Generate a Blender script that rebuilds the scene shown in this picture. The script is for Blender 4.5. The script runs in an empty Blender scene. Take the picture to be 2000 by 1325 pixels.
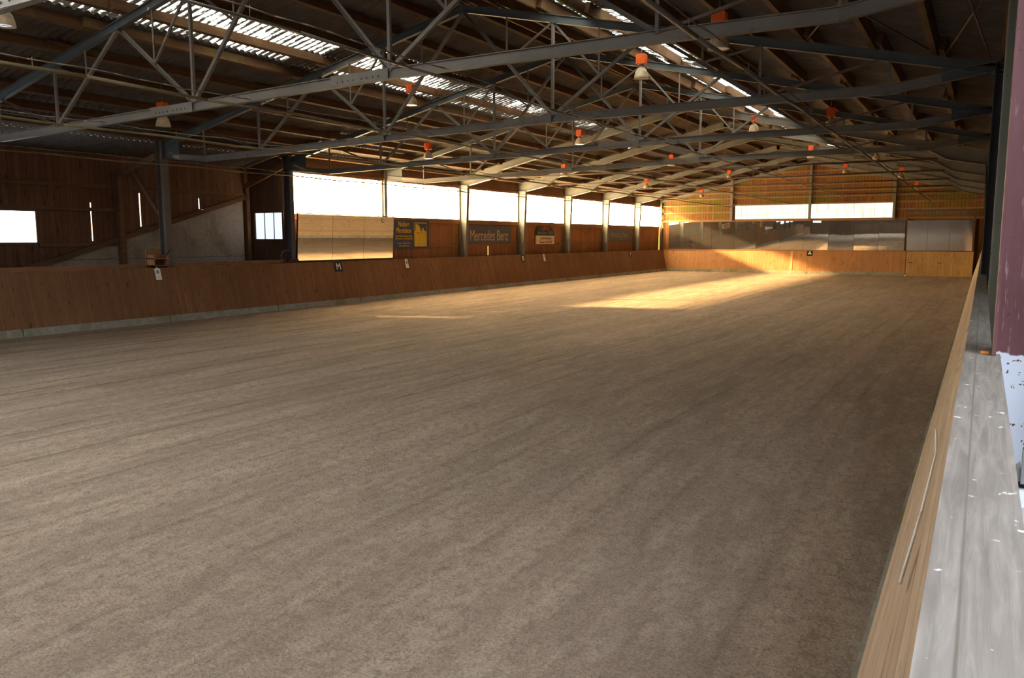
import bpy, math, random
from mathutils import Vector, Matrix
random.seed(7)
S = bpy.context.scene
COL = S.collection
PI = math.pi

# ------------------------------------------------------------------ helpers
class MB:
    """collects shapes and links them as one mesh object"""
    def __init__(s): s.v = []; s.f = []; s.sm = []
    def add(s, vs, fs, smooth=False):
        b = len(s.v); s.v += [tuple(v) for v in vs]
        s.f += [tuple(i + b for i in f) for f in fs]; s.sm += [smooth] * len(fs); return s
    def box(s, a, b):
        (x0, y0, z0), (x1, y1, z1) = [tuple(min(p, q) for p, q in zip(a, b)), tuple(max(p, q) for p, q in zip(a, b))]
        return s.add([(x0,y0,z0),(x1,y0,z0),(x1,y1,z0),(x0,y1,z0),(x0,y0,z1),(x1,y0,z1),(x1,y1,z1),(x0,y1,z1)],
                     [(0,3,2,1),(4,5,6,7),(0,1,5,4),(1,2,6,5),(2,3,7,6),(3,0,4,7)])
    def frame(s, p, q, up=(0,0,1)):
        p = Vector(p); q = Vector(q); d = (q - p).normalized(); up = Vector(up)
        if abs(d.dot(up)) > .99: up = Vector((0,1,0)) if abs(d.y) < .9 else Vector((1,0,0))
        r = d.cross(up).normalized(); u = r.cross(d).normalized(); return p, q, r, u
    def sweep(s, p, q, prof, up=(0,0,1), prof2=None, smooth=False, caps=True):
        p, q, r, u = s.frame(p, q, up); prof2 = prof2 or prof; n = len(prof)
        vs = [p + r*a + u*b for a, b in prof] + [q + r*a + u*b for a, b in prof2]
        fs = [(i, (i+1) % n, (i+1) % n + n, i + n) for i in range(n)]
        b = len(s.v); s.add(vs, fs, smooth)
        if caps:
            s.f += [tuple(b + i for i in range(n-1, -1, -1)), tuple(b + n + i for i in range(n))]; s.sm += [False, False]
        return s
    def bar(s, p, q, w, h, up=(0,0,1)):
        return s.sweep(p, q, [(-w/2,-h/2),(w/2,-h/2),(w/2,h/2),(-w/2,h/2)], up)
    def ibeam(s, p, q, w, h, up=(0,0,1), t=.012, h2=None):
        h2 = h2 or h
        pr = lambda H: [(-w/2,-H/2),(w/2,-H/2),(w/2,-H/2+t),(t/2,-H/2+t),(t/2,H/2-t),(w/2,H/2-t),(w/2,H/2),(-w/2,H/2),(-w/2,H/2-t),(-t/2,H/2-t),(-t/2,-H/2+t),(-w/2,-H/2+t)]
        return s.sweep(p, q, pr(h), up, pr(h2))
    def angle(s, p, q, w, t=.008, up=(0,0,1)):
        return s.sweep(p, q, [(-w/2,-w/2),(w/2,-w/2),(w/2,-w/2+t),(-w/2+t,-w/2+t),(-w/2+t,w/2),(-w/2,w/2)], up)
    def tube(s, pts, r, n=8):
        for p, q in zip(pts[:-1], pts[1:]):
            s.sweep(p, q, [(r*math.cos(2*PI*i/n), r*math.sin(2*PI*i/n)) for i in range(n)], smooth=True)
        return s
    def lathe(s, prof, c=(0,0,0), n=20):
        cx, cy, cz = c; m = len(prof)
        vs = [(cx + r*math.cos(2*PI*i/n), cy + r*math.sin(2*PI*i/n), cz + z) for i in range(n) for r, z in prof]
        fs = [(i*m + j, ((i+1) % n)*m + j, ((i+1) % n)*m + j+1, i*m + j+1) for i in range(n) for j in range(m-1)]
        return s.add(vs, fs, True)
    def prism(s, poly, off):
        """poly: 3d points of one face; off: extrusion vector"""
        n = len(poly); off = Vector(off); vs = [Vector(p) for p in poly]; vs += [p + off for p in vs]
        return s.add(vs, [tuple(range(n-1, -1, -1)), tuple(range(n, 2*n))] + [(i, (i+1) % n, (i+1) % n + n, i + n) for i in range(n)])
    def build(s, name, mat, parent=None, loc=None):
        me = bpy.data.meshes.new(name); off = Vector((0,0,0))
        if parent is not None: off = Vector(PLOC[parent.name])
        if loc is not None: off = Vector(loc)
        me.from_pydata([tuple(Vector(v) - off) for v in s.v], [], s.f); me.update()
        me.polygons.foreach_set('use_smooth', s.sm)
        for m in (mat if isinstance(mat, (list, tuple)) else [mat]): me.materials.append(m)
        o = bpy.data.objects.new(name, me); COL.objects.link(o)
        if parent is not None: o.parent = parent
        elif loc is not None: o.location = off
        PLOC[o.name] = tuple(off)
        return o
PLOC = {}
def tag(o, label, cat, group=None, kind=None):
    o['label'] = label; o['category'] = cat
    if group: o['group'] = group
    if kind: o['kind'] = kind
    return o
def thing(name, label, cat, loc, group=None):
    o = bpy.data.objects.new(name, None); COL.objects.link(o); o.location = loc; o.empty_display_size = .2
    PLOC[o.name] = tuple(loc); return tag(o, label, cat, group)
def struct(o, label=None):
    o['kind'] = 'structure'
    if label: o['label'] = label
    return o
def kids(o): return list(o.children)
def dup(root, loc, label, group=None):
    r = root.copy(); COL.objects.link(r); r.location = loc; r['label'] = label
    if group: r['group'] = group
    for ch in kids(root):
        c = ch.copy(); COL.objects.link(c); c.parent = r
        for g in kids(ch):
            d = g.copy(); COL.objects.link(d); d.parent = c
    return r

# ------------------------------------------------------------------ materials
class M:
    def __init__(s, name):
        s.m = bpy.data.materials.new(name); s.m.use_nodes = True; s.t = s.m.node_tree; s.t.nodes.clear()
        s.out = s.n('ShaderNodeOutputMaterial'); s._pos = None
    def n(s, typ, ins=None, **kw):
        nd = s.t.nodes.new(typ)
        for k, v in kw.items(): setattr(nd, k, v)
        for k, v in (ins or {}).items(): s.set(nd, k, v)
        return nd
    def set(s, nd, k, v):
        i = nd.inputs[k]
        if isinstance(v, bpy.types.NodeSocket): s.t.links.new(v, i)
        else: i.default_value = v if not (isinstance(v, tuple) and len(v) == 3 and i.type == 'RGBA') else (*v, 1)
    def pos(s):
        if s._pos is None: s._pos = s.n('ShaderNodeNewGeometry').outputs['Position']
        return s._pos
    def xyz(s): return s.n('ShaderNodeSeparateXYZ', {0: s.pos()}).outputs
    def math(s, op, a, b=0., c=0.): return s.n('ShaderNodeMath', {0: a, 1: b, 2: c}, operation=op).outputs[0]
    def scale(s, v, loc=(0,0,0)): return s.n('ShaderNodeMapping', {'Vector': s.pos(), 'Scale': v, 'Location': loc}).outputs[0]
    def noise(s, sc, scale=(1,1,1), det=3., rough=.55, vec=None, loc=(0,0,0), dist=0.):
        return s.n('ShaderNodeTexNoise', {'Vector': vec if vec is not None else s.scale(scale, loc), 'Scale': sc, 'Detail': det, 'Roughness': rough, 'Distortion': dist}).outputs['Fac']
    def rng(s, v, a, b, c=0., d=1.): return s.n('ShaderNodeMapRange', {0: v, 1: a, 2: b, 3: c, 4: d}).outputs[0]
    def mix(s, f, a, b, mode='MIX'):
        nd = s.n('ShaderNodeMix', data_type='RGBA', blend_type=mode)
        s.set(nd, 0, f); s.set(nd, 6, a); s.set(nd, 7, b); return nd.outputs[2]
    def bump(s, h, st=.3, d=.02): return s.n('ShaderNodeBump', {'Height': h, 'Strength': st, 'Distance': d}).outputs[0]
    def bsdf(s, col, rough=.8, metal=0., bump=None, spec=.3):
        b = s.n('ShaderNodeBsdfPrincipled', {'Base Color': col, 'Roughness': rough, 'Metallic': metal, 'Specular IOR Level': spec})
        if bump is not None: s.set(b, 'Normal', bump)
        return s.done(b.outputs[0])
    def done(s, sock): s.t.links.new(sock, s.out.inputs[0]); return s.m

def plain(name, col, rough=.7, metal=0., var=.25, sc=6., spec=.3):
    m = M(name); f = m.noise(sc)
    lo = tuple(c*(1-var) for c in col); hi = tuple(min(1, c*(1+var)) for c in col)
    return m.bsdf(m.mix(m.rng(f, .3, .7), lo, hi), rough, metal, spec=spec)
def steel(name, col, rust=(.11,.055,.03), amt=.62):
    m = M(name); f = m.noise(5, det=6, rough=.7); sp = m.noise(38, det=2)
    c = m.mix(m.rng(m.noise(1.3), .3, .7), tuple(x*.8 for x in col), tuple(x*1.15 for x in col))
    c = m.mix(m.rng(f, amt-.03, amt+.1, 0, .8), c, rust)
    c = m.mix(m.rng(sp, .66, .7, 0, .7), c, (.05,.035,.03))
    # dust settled on upward and downward flanges
    return m.bsdf(c, .55, .0, m.bump(f, .1, .01), .35)
def timber(name, c1, c2, moss=0.):
    m = M(name); g = m.noise(9, (1,.08,1), 5, .6); w = m.noise(1.1, det=2)
    c = m.mix(m.rng(g, .3, .7), c1, c2); c = m.mix(m.rng(w, .45, .75, 0, .5), c, tuple(x*.6 for x in c1))
    if moss: c = m.mix(m.rng(m.noise(2.2, det=6), .56, .66, 0, moss), c, (.12,.13,.03))
    return m.bsdf(c, .85, 0, m.bump(g, .25, .01), .15)
def planks(name, ax, width, c1, c2, moss=0., vert=True, joint=.06, stain=.5, dark=.35):
    """boards side by side along axis ax (0 x, 1 y, 2 z)"""
    m = M(name); X = m.xyz(); u = m.math('DIVIDE', X[ax], width); k = m.math('FLOOR', u); fr = m.math('FRACT', u)
    rnd = m.n('ShaderNodeTexWhiteNoise', {'W': k}, noise_dimensions='1D').outputs['Value']
    e = m.math('MINIMUM', fr, m.math('SUBTRACT', 1., fr)); j = m.rng(e, 0, joint, 1, 0)
    sc = [9,9,9]; long = 2 if ax != 2 else 1; sc[long] = .6
    if ax != 2: sc[1 - ax] = 1
    g = m.noise(2.5, tuple(sc), 5, .65)
    c = m.mix(rnd, c1, c2); c = m.mix(m.rng(g, .35, .72, 0, .65), c, tuple(x*.62 for x in c1))
    c = m.mix(m.rng(m.noise(.45, det=5, rough=.6), .45, .7, 0, stain), c, tuple(x*.55 for x in c1))
    kn = m.noise(4.5, tuple(.5 if i == long else 3 for i in range(3)), 1)
    c = m.mix(m.rng(kn, .68, .74, 0, .7), c, tuple(x*.25 for x in c1))
    if moss: c = m.mix(m.rng(m.math('ADD', m.noise(.55, det=5), m.math('MULTIPLY', g, .25)), .62, .78, 0, moss), c, (.13,.14,.02))
    c = m.mix(m.math('MULTIPLY', j, 1-dark), c, tuple(x*.12 for x in c1))
    return m.bsdf(c, .8, 0, m.bump(m.math('SUBTRACT', g, m.math('MULTIPLY', j, 2.)), .3, .01), .15)

STEEL = steel('grey_steel_paint', (.16,.138,.115))
STEELB = steel('blue_grey_steel_paint', (.075,.082,.085))
STEELQ = steel('brown_grey_steel_paint', (.13,.115,.10))
STEELP = steel('pale_steel_paint', (.17,.16,.14), amt=.66)
STEELD = steel('dark_blue_steel', (.06,.064,.078))
RODM = plain('rusty_rod', (.13,.085,.06), .7)
OLIVE = steel('olive_steel_paint', (.16,.15,.095))
TIMB = timber('old_purlin_timber', (.08,.041,.021), (.155,.079,.036), .45)
TIMBW = timber('wall_timber', (.12,.066,.04), (.18,.10,.058))
TIMBL = timber('orange_rail_timber', (.27,.125,.06), (.36,.18,.09))
TIMBG = timber('weathered_grey_wood', (.33,.29,.25), (.47,.43,.39))
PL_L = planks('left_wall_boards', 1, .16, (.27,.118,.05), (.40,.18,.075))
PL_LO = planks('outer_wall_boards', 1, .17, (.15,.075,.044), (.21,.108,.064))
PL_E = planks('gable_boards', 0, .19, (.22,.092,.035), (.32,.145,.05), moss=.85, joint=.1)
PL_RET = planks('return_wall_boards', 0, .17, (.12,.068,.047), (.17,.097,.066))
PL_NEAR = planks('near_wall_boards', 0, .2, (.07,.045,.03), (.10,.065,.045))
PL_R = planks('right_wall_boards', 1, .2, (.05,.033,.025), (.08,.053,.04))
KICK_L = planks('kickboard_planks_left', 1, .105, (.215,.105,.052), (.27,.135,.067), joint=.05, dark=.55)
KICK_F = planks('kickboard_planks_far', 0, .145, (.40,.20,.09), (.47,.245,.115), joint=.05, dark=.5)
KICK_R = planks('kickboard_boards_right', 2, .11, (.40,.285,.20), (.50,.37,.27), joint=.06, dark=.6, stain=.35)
GATE_P = planks('gate_planks', 0, .2, (.48,.28,.11), (.56,.34,.14), joint=.04, dark=.55)

def conc():
    m = M('mossy_concrete'); f = m.noise(7, det=6, rough=.7)
    c = m.mix(m.rng(f, .3, .7), (.20,.19,.165), (.34,.32,.28)); c = m.mix(m.rng(m.noise(.9, det=5), .52, .66, 0, .8), c, (.15,.16,.07))
    return m.bsdf(c, .9, 0, m.bump(f, .4, .02), .15)
CONC = conc()
def sand():
    m = M('harrowed_sand'); X = m.xyz()
    # harrow lines run along the hall
    warp = m.math('MULTIPLY', m.math('SUBTRACT', m.noise(.10, (1,.35,1), 2), .5), 1.3)
    xx = m.math('ADD', X[0], warp)
    cv = lambda k: m.n('ShaderNodeCombineXYZ', {0: xx, 1: m.math('MULTIPLY', X[1], k), 2: 0.}).outputs[0]
    vec = cv(.05); v2 = cv(.22)
    big = m.noise(1.5, vec=vec, det=4, rough=.6); fine = m.noise(5., vec=v2, det=4, rough=.65); mid = m.noise(1.1, vec=v2, det=5, rough=.65)
    ln = m.math('FRACT', m.math('MULTIPLY', xx, 2.3)); ln = m.math('ABSOLUTE', m.math('SUBTRACT', ln, .5))
    lmask = m.math('MULTIPLY', m.rng(m.noise(1.7, vec=cv(.12), det=3), .44, .58), m.rng(X[0], 4, 16, 1, .3))
    brk = m.noise(9, det=4, rough=.75)
    line = m.math('MULTIPLY', m.math('MULTIPLY', m.rng(ln, .0, .13, 1, 0), lmask), m.rng(brk, .36, .5))
    gr = m.noise(48, det=4, rough=.85); clod = m.noise(12, (1,.7,1), 5, .75)
    c = m.mix(m.rng(big, .3, .7), (.38,.282,.217), (.58,.44,.34))
    c = m.mix(m.rng(mid, .42, .66, 0, .65), c, (.32,.24,.185))
    c = m.mix(m.rng(fine, .45, .72, 0, .6), c, (.66,.53,.41))
    c = m.mix(m.rng(clod, .47, .66, 0, .75), c, (.27,.205,.165))
    c = m.mix(m.rng(gr, .47, .66, 0, .8), c, (.18,.145,.125))
    c = m.mix(m.rng(gr, .42, .28, 0, .6), c, (.74,.63,.52))
    c = m.mix(m.math('MULTIPLY', line, .8), c, (.13,.085,.055))
    h = m.math('ADD', m.math('MULTIPLY', big, 1.0), m.math('ADD', m.math('MULTIPLY', clod, .6), m.math('MULTIPLY', gr, .3)))
    h = m.math('ADD', m.math('SUBTRACT', h, m.math('MULTIPLY', line, .6)), m.math('MULTIPLY', mid, .8))
    return m.bsdf(c, .95, 0, m.bump(h, 1., .11), .05)
SAND = sand()
def fibre():
    m = M('fibre_cement_sheet'); f = m.noise(3, (1,1,1), 5, .7)
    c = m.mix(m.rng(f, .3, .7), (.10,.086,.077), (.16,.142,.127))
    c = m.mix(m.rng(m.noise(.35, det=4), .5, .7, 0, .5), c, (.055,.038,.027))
    return m.bsdf(c, .9, 0, None, .15)
FIBRE = fibre()
def rooflight(name, seed, tint, st, dirt, frag=.8):
    """translucent sheet with algae, soot and corrugation shading put into its glow; daylight comes through where it is clean"""
    m = M(name); L = (seed, seed*1.7, 0)
    X = m.xyz(); w = m.math('SINE', m.math('MULTIPLY', X[1], 2*PI/.177)); w = m.rng(w, -1, 1)
    n1 = m.noise(.55, (1,1,1), 4, .6, loc=L); n2 = m.noise(5, (.35,1.4,1), 5, .75, loc=L); n3 = m.noise(22, (.5,1,1), 3, .8, loc=L)
    v = m.math('ADD', m.math('MULTIPLY', m.math('ADD', n1, -.12), 1.1), m.math('ADD', m.math('MULTIPLY', n2, frag), m.math('MULTIPLY', n3, .35)))
    v = m.math('ADD', v, m.math('MULTIPLY', w, .42))  # shading of the corrugations painted into the glow, brighter on the crests
    k = m.rng(v, dirt, dirt + .40)
    c = m.mix(m.rng(n2, .4, .62), tint, (.72,.80,.62)); c = m.mix(m.rng(n3, .5, .7, 0, .5), c, (.75,.45,.42))
    em = m.n('ShaderNodeEmission', {'Color': c, 'Strength': m.math('ADD', .02, m.math('MULTIPLY', k, st))})
    di = m.n('ShaderNodeBsdfDiffuse', {'Color': m.mix(n1, (.07,.075,.03), (.14,.11,.07))})
    ad = m.n('ShaderNodeAddShader', {0: em.outputs[0], 1: di.outputs[0]})
    return m.done(ad.outputs[0])
RL_L = rooflight('left_rooflight_sheet', 0., (1,.86,.78), 4., 1.46, 1.3)
RL_LF = rooflight('left_far_rooflight_sheet', 3., (1,.9,.8), 3., 1.52, 1.3)
RL_R = rooflight('right_rooflight_sheet', 9., (1,.98,.95), 5., 1.38, 1.5)
RL_ADDED = rooflight('added_rooflight_sheet', 5., (.90,.93,1.), 9., .7)  # for unseen rooflights added behind the camera to brighten the near end
def pane(name, col, st, ax, ribs=.12, trans=.0, depth=.12, dirt=.0):
    """frosted glazing lit by the daylight behind it; lets part of the sun through"""
    m = M(name); X = m.xyz(); fr = m.math('FRACT', m.math('DIVIDE', X[ax], ribs))
    e = m.rng(m.math('ABSOLUTE', m.math('SUBTRACT', fr, .5)), .38, .5, 1, 1-depth)
    sc = [6,6,6]; sc[2] = .5
    d = m.rng(m.noise(1.4, tuple(sc), 4, .7), .45, .75, 1, 1-dirt)
    em = m.n('ShaderNodeEmission', {'Color': m.mix(d, tuple(c*q for c, q in zip(col, (.75,.66,.4))), col), 'Strength': m.math('MULTIPLY', m.math('MULTIPLY', e, d), st)})
    if not trans: return m.done(em.outputs[0])
    tr = m.n('ShaderNodeBsdfTransparent'); mx = m.n('ShaderNodeMixShader', {0: trans, 1: em.outputs[0], 2: tr.outputs[0]})
    return m.done(mx.outputs[0])
WARM = pane('warm_side_glazing', (1,.72,.36), 23., 1, .9, .4, .1)
GABLE = pane('gable_glazing', (1,.95,.78), .68, 0, .17, 0, .3, .45)
COOL = pane('cool_small_glazing', (.80,.87,1.), .53, 0, .44, 0, .25)
COOLY = pane('cool_outer_glazing', (.82,.9,1.), 2.6, 1, .8, 0, .1)
NEARG = pane('near_gable_glazing', (.86,.92,1.), 3., 0, 1., 0, .2)
def plaster():
    m = M('stained_plaster'); f = m.noise(1.1, det=7, rough=.65); g = m.noise(9, det=5)
    c = m.mix(m.rng(g, .3, .7), (.27,.235,.205), (.35,.31,.275)); c = m.mix(m.rng(f, .48, .68, 0, .8), c, (.17,.13,.085))
    X = m.xyz(); cr = m.math('ABSOLUTE', m.math('SUBTRACT', X[2], m.math('ADD', 1.60, m.math('MULTIPLY', m.noise(3, (0,1,0), 4), .12))))
    c = m.mix(m.rng(cr, .004, .012, .9, 0), c, (.05,.04,.04))
    return m.bsdf(c, .9)
PLASTER = plaster()
def mirror(name, tint, rough):
    m = M(name); n = m.noise(.9, det=1)
    g = m.n('ShaderNodeBsdfGlossy', {'Color': tint, 'Roughness': rough, 'Normal': m.bump(n, .03, .02)})
    d = m.n('ShaderNodeBsdfDiffuse', {'Color': (.45,.45,.45,1)})
    x = m.n('ShaderNodeMixShader', {0: .06, 1: g.outputs[0], 2: d.outputs[0]}); return m.done(x.outputs[0])
MIRL = mirror('aged_mirror', (.93,.90,.82,1), .015)
MIRF = mirror('far_mirror', (.56,.56,.55,1), .015)
MIRB = mirror('hazy_mirror', (.72,.74,.78,1), .09)
ORANGE = plain('orange_enamel', (.78,.13,.02), .5, 0, .12)
SHADE = plain('dusty_reflector', (.50,.38,.24), .6, 0, .3, 9)
LENS = plain('lamp_glass', (.75,.75,.74), .15, 0, .05)
BLACK = plain('black_board', (.02,.018,.016), .6)
WHITE = plain('white_paint', (.86,.84,.8), .6, 0, .06)
BLUEB = plain('navy_board', (.05,.06,.105), .6, 0, .2)
GREYB = plain('blue_grey_banner', (.085,.085,.105), .7, 0, .2)
GREYB2 = plain('slate_banner', (.10,.105,.12), .7, 0, .3)
YEL = plain('yellow_print', (.62,.42,.03), .6, 0, .08)
BEIGE = plain('beige_lettering', (.42,.31,.20), .7, 0, .1)
DIMTX = plain('faded_lettering', (.27,.21,.14), .7, 0, .2)
REDP = plain('red_print', (.52,.09,.06), .6)
BLUEP = plain('blue_print', (.10,.22,.34), .6)
CREAM = plain('cream_board', (.70,.55,.36), .6, 0, .08)
BROWNT = plain('brown_print', (.16,.08,.04), .7)
CABLE = plain('dusty_cable', (.20,.15,.11), .9)
PIPE = timber('mossy_pipe', (.14,.11,.06), (.22,.18,.10), .9)
PLASTW = plain('white_plastic', (.75,.78,.84), .4, 0, .05)
PLASTG = plain('grey_plastic', (.25,.26,.28), .5, 0, .1)
def redcol():
    m = M('maroon_and_white_column_paint'); X = m.xyz()
    edge = m.math('ADD', X[2], m.math('MULTIPLY', m.noise(16, (1,1,0), 3), .07))
    f = m.noise(5, (1,1,.25), 4, .6); st = m.noise(26, (3,3,.3), 2)
    r = m.mix(m.rng(f, .35, .65), (.105,.037,.04), (.15,.063,.067)); r = m.mix(m.rng(st, .62, .72, 0, .35), r, (.45,.33,.36))
    sp = m.noise(34, det=2); w = m.mix(m.rng(sp, .62, .65), (.60,.65,.74), (.12,.06,.03))
    r = m.mix(m.rng(sp, .70, .73, 0, .8), r, (.07,.03,.03))
    return m.bsdf(m.mix(m.rng(edge, 1.715, 1.722), w, r), .5, 0, None, .3)
REDC = redcol()
GRASS = plain('yard_gravel', (.28,.26,.22), .95)

# ------------------------------------------------------------------ hall dimensions (metres); x across, y along the hall, z up
def zr(x):  # underside of the roof sheets
    return 5.05 + .227*min(x, 20-x)
FY = {-10:-10.0, -5:-5.0, 0:.12, 5:4.85, 10:9.80, 15:14.90, 20:20.0, 25:25.03, 30:30.1, 35:35.2}
D = [.15, 1.10, 2.0, 3.10, 4.13, 5.25, 6.12, 7.08, 8.10, 9.05, 9.85]
Y0, Y1 = -20., 40.

# floor
fl = MB().add([(.45,Y0,0),(19.6,Y0,0),(19.6,39.6,0),(.45,39.6,0)], [(0,1,2,3)]).build('floor', SAND); struct(fl)
struct(MB().box((-2.6,Y0-.2,-.3),(24.5,40.2,-.02)).build('floor_base', CONC))
struct(MB().box((-120,-140,-.6),(140,160,-.35)).build('ground', GRASS))
# aisles beside the kickboards
struct(MB().box((-2.2,Y0,-.02),(.3,40,.06)).build('floor_left_aisle', CONC))
struct(MB().box((19.75,Y0,-.02),(23.4,40,.06)).build('floor_right_aisle', CONC))

# roof sheets
WAVE = .177; AMP = .026; SUB = 6
def corr(name, mat, xs, ya, yb):
    mb = MB(); n = max(2, int((yb - ya)/(WAVE/SUB))); m = len(xs)
    vs = []; fs = []
    for i in range(n+1):
        y = ya + (yb - ya)*i/n; d = AMP*math.sin(2*PI*y/WAVE)
        for x in xs: vs.append((x, y, zr(x) + AMP + d))
    fs = [(i*m+j, i*m+j+1, (i+1)*m+j+1, (i+1)*m+j) for i in range(n) for j in range(m-1)]
    return mb.add(vs, fs, True)
LROWS = [((5.45, 6.15), [(-19.6,-10.3),(-9.4,-.55), (.95,5.3), (6.0,11.3), (13.0,19.2), (20.4,28.4), (33.2,36.8)]),  # first span of each row: added rooflights out of view
         ((6.15, 7.0), [(-19.6,-10.3),(-9.4,.0), (.75,11.9), (13.0,19.2), (20.4,28.4), (34.0,36.8)])]
RROWS = [((13.0, 13.65), [(-19.6,-9.0), (.3,5.2), (5.6,11.5), (12.4,17.2), (18.0,22.0), (23.5,27)]),  # first spans here are likewise added, unseen, for near light
         ((12.15, 13.0), [(-19.6,-9.0), (-1.2,11.5), (12.4,17.2), (18.0,22.0)])]
wn = [0]
def roof_side(name, xs_all, rows, mats, side):
    allb = MB()
    def put(xs, a, b):
        t = corr('', None, xs, a, b); allb.add(t.v, t.f, True)
    lo, hi = xs_all
    edges = sorted({lo, hi} | {e for r, _ in rows for e in r})
    for a, b in zip(edges[:-1], edges[1:]):
        row = [r for r in rows if abs(r[0][0]-a) < 1e-6]
        if not row:
            put([a, (a+b)/2, b] if not (a < 10 < b) else [a, 10, b], Y0-.4, Y1+.4); continue
        y = Y0-.4
        for (ya, yb) in row[0][1]:
            put([a, b], y, ya); y = yb
            wn[0] += 1
            mat = RL_ADDED if yb < -8 else mats[0] if yb < 12 else mats[1]
            o = corr('', None, [a, (a+b)/2, b], ya, yb).build('window_%d' % (20 + wn[0]), mat); struct(o)
        put([a, b], y, Y1+.4)
    o = allb.build(name, FIBRE); return struct(o)
roof_side('ceiling_left', (-.6, 10), LROWS, (RL_L, RL_LF), 'left')
roof_side('ceiling_right', (10, 20.7), RROWS, (RL_R, RL_R), 'right')
# roof over the side bay on the left and the entrance on the right
e = MB(); t = corr('', None, [-2.6, -.6], Y0-.4, 5.1); e.add(t.v, t.f, True); struct(e.build('ceiling_side_bay', FIBRE))
e = MB(); t = corr('', None, [20.7, 23.6], Y0-.4, -6.5); e.add([(x, y, 4.9 - .02*(x-20)) for x, y, z in t.v], t.f, True); struct(e.build('ceiling_entrance', FIBRE))
struct(MB().box((20.9,-19,4.84),(23.2,-10.5,4.86)).build('window_50', pane('added_entrance_glow', (.86,.92,1.), 6., 1, 1.)))  # glowing panel added out of view to light the ledge and white column foot
struct(MB().sweep((10,Y0-.3,7.36),(10,Y1+.3,7.36),[(-.3,-.06),(0,.02),(.3,-.06),(0,.06)]).build('trim_ridge', FIBRE))

# ------------------------------------------------------------------ walls
# left wall beyond y=5: boards below, glazing above
w = MB(); yb = [4.98, 17.235, 17.29, 40.0]
w.box((-.14,4.98,.0),(-.08,17.235,3.05)).box((-.14,17.235,1.95),(-.08,17.28,3.05)).box((-.14,17.235,0),(-.08,17.28,1.48)).box((-.14,17.28,0),(-.08,40,3.05))
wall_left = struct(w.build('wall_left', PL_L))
struct(MB().box((-.16,4.98,4.42),(-.06,40.1,5.02)).build('wall_left_top', TIMBW))
cols_y = [FY[k] for k in (5,10,15,20,25,30,35)] + [39.95]
tr = MB(); 
for a, b in zip(cols_y[:-1], cols_y[1:]):
    tr.box((-.08,a+.12,1.90),(-.02,b-.12,2.03)).box((-.08,a+.12,2.87),(-.01,b-.12,3.06)).box((-.10,a+.1,4.40),(-.02,b-.1,4.50))
struct(tr.build('trim_1', timber('left_wall_rails', (.21,.10,.042), (.29,.145,.06))))
for i, (a, b) in enumerate(zip(cols_y[:-1], cols_y[1:])):
    p = MB().box((-.13,a+.08,3.04),(-.115,b-.08,4.42)).build('window_%d' % (i+1), WARM); struct(p)
    g = MB(); n = 4
    for k in range(1, n): y = a + (b-a)*k/n; g.box((-.128,y-.008,3.05),(-.11,y+.008,4.41))
    if i > 3:
        pass
    g.build('glazing_bar', plain('pale_glazing_bar_%d' % i, (.7,.62,.45), .6), p)
# outer wall of the side bay (x=-2.05) with real gaps between some boards
XO = -2.05
w = MB(); x0, x1 = XO-.016, XO
sl = [(-.70,.028,2.18,3.25), (.84,.035,2.6,3.58), (2.95,.03,3.19,3.52)]
ys = [-2.22]
segs = [(-2.22, sl[0][0])] + [(sl[i][0]+sl[i][1], sl[i+1][0]) for i in range(2)] + [(sl[2][0]+sl[2][1], 5.0)]
for a, b in segs: w.box((x0,a,0),(x1,b,4.66))
for y, d, za, zb in sl: w.box((x0,y,0),(x1,y+d,za)).box((x0,y,zb),(x1,y+d,4.66))
# window strips toward the near end
wins = [(-4.6,-2.22,2.13,2.99), (-9.6,-5.6,1.9,3.4), (-14.6,-10.6,1.9,3.4), (-19.4,-15.6,1.9,3.4)]
y = -2.22
for (a, b, za, zb) in wins:
    w.box((x0,b,0),(x1,y,4.66)) if b < y else None
    w.box((x0,a,0),(x1,b,za)).box((x0,a,zb),(x1,b,4.66)); y = a
w.box((x0,Y0,0),(x1,y,4.66))
struct(w.build('wall_left_outer', PL_LO))
for i, (a, b, za, zb) in enumerate(wins):
    p = MB().box((x0+.004,a,za),(x0+.012,b,zb)).build('window_%d' % (i+8), COOLY); struct(p)
    g = MB().box((x1-.03,a,zb-.03),(x1+.03,b,zb+.05)).box((x1-.03,a,za-.06),(x1+.03,b,za+.02)).box((x1-.03,b-.03,za),(x1+.03,b+.05,zb)).box((x1-.03,a-.05,za),(x1+.03,a+.03,zb))
    g.build('window_frame', TIMBW, p)
g = MB()
for z in (2.08, 3.06): g.box((XO,-3.2 if z > 2.5 and z < 3.4 else -2.2,z-.05),(XO+.07,0.0,z+.05))
g.box((XO,-2.2,3.66),(XO+.07,4.9,3.76)).box((XO,-20,3.66),(XO+.07,-2.2,3.76))
struct(g.build('trim_2', TIMBW))
# plastered gable of the neighbouring building showing through
pl = MB().prism([(XO+.01,-2.1,.06),(XO+.01,4.7,.06),(XO+.01,4.7,3.52),(XO+.01,-2.1,1.54)], (.03,0,0))
tag(pl.build('plaster_panel', PLASTER), 'sloped off white plaster panel with stains and cracks behind the left kickboard', 'plaster panel')
tag(MB().bar((XO+.08,-2.9,1.36),(XO+.08,4.8,3.62),.09,.14).build('sloping_timber', TIMBW), 'dark timber running along the sloped top edge of the white plaster', 'beam')
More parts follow.
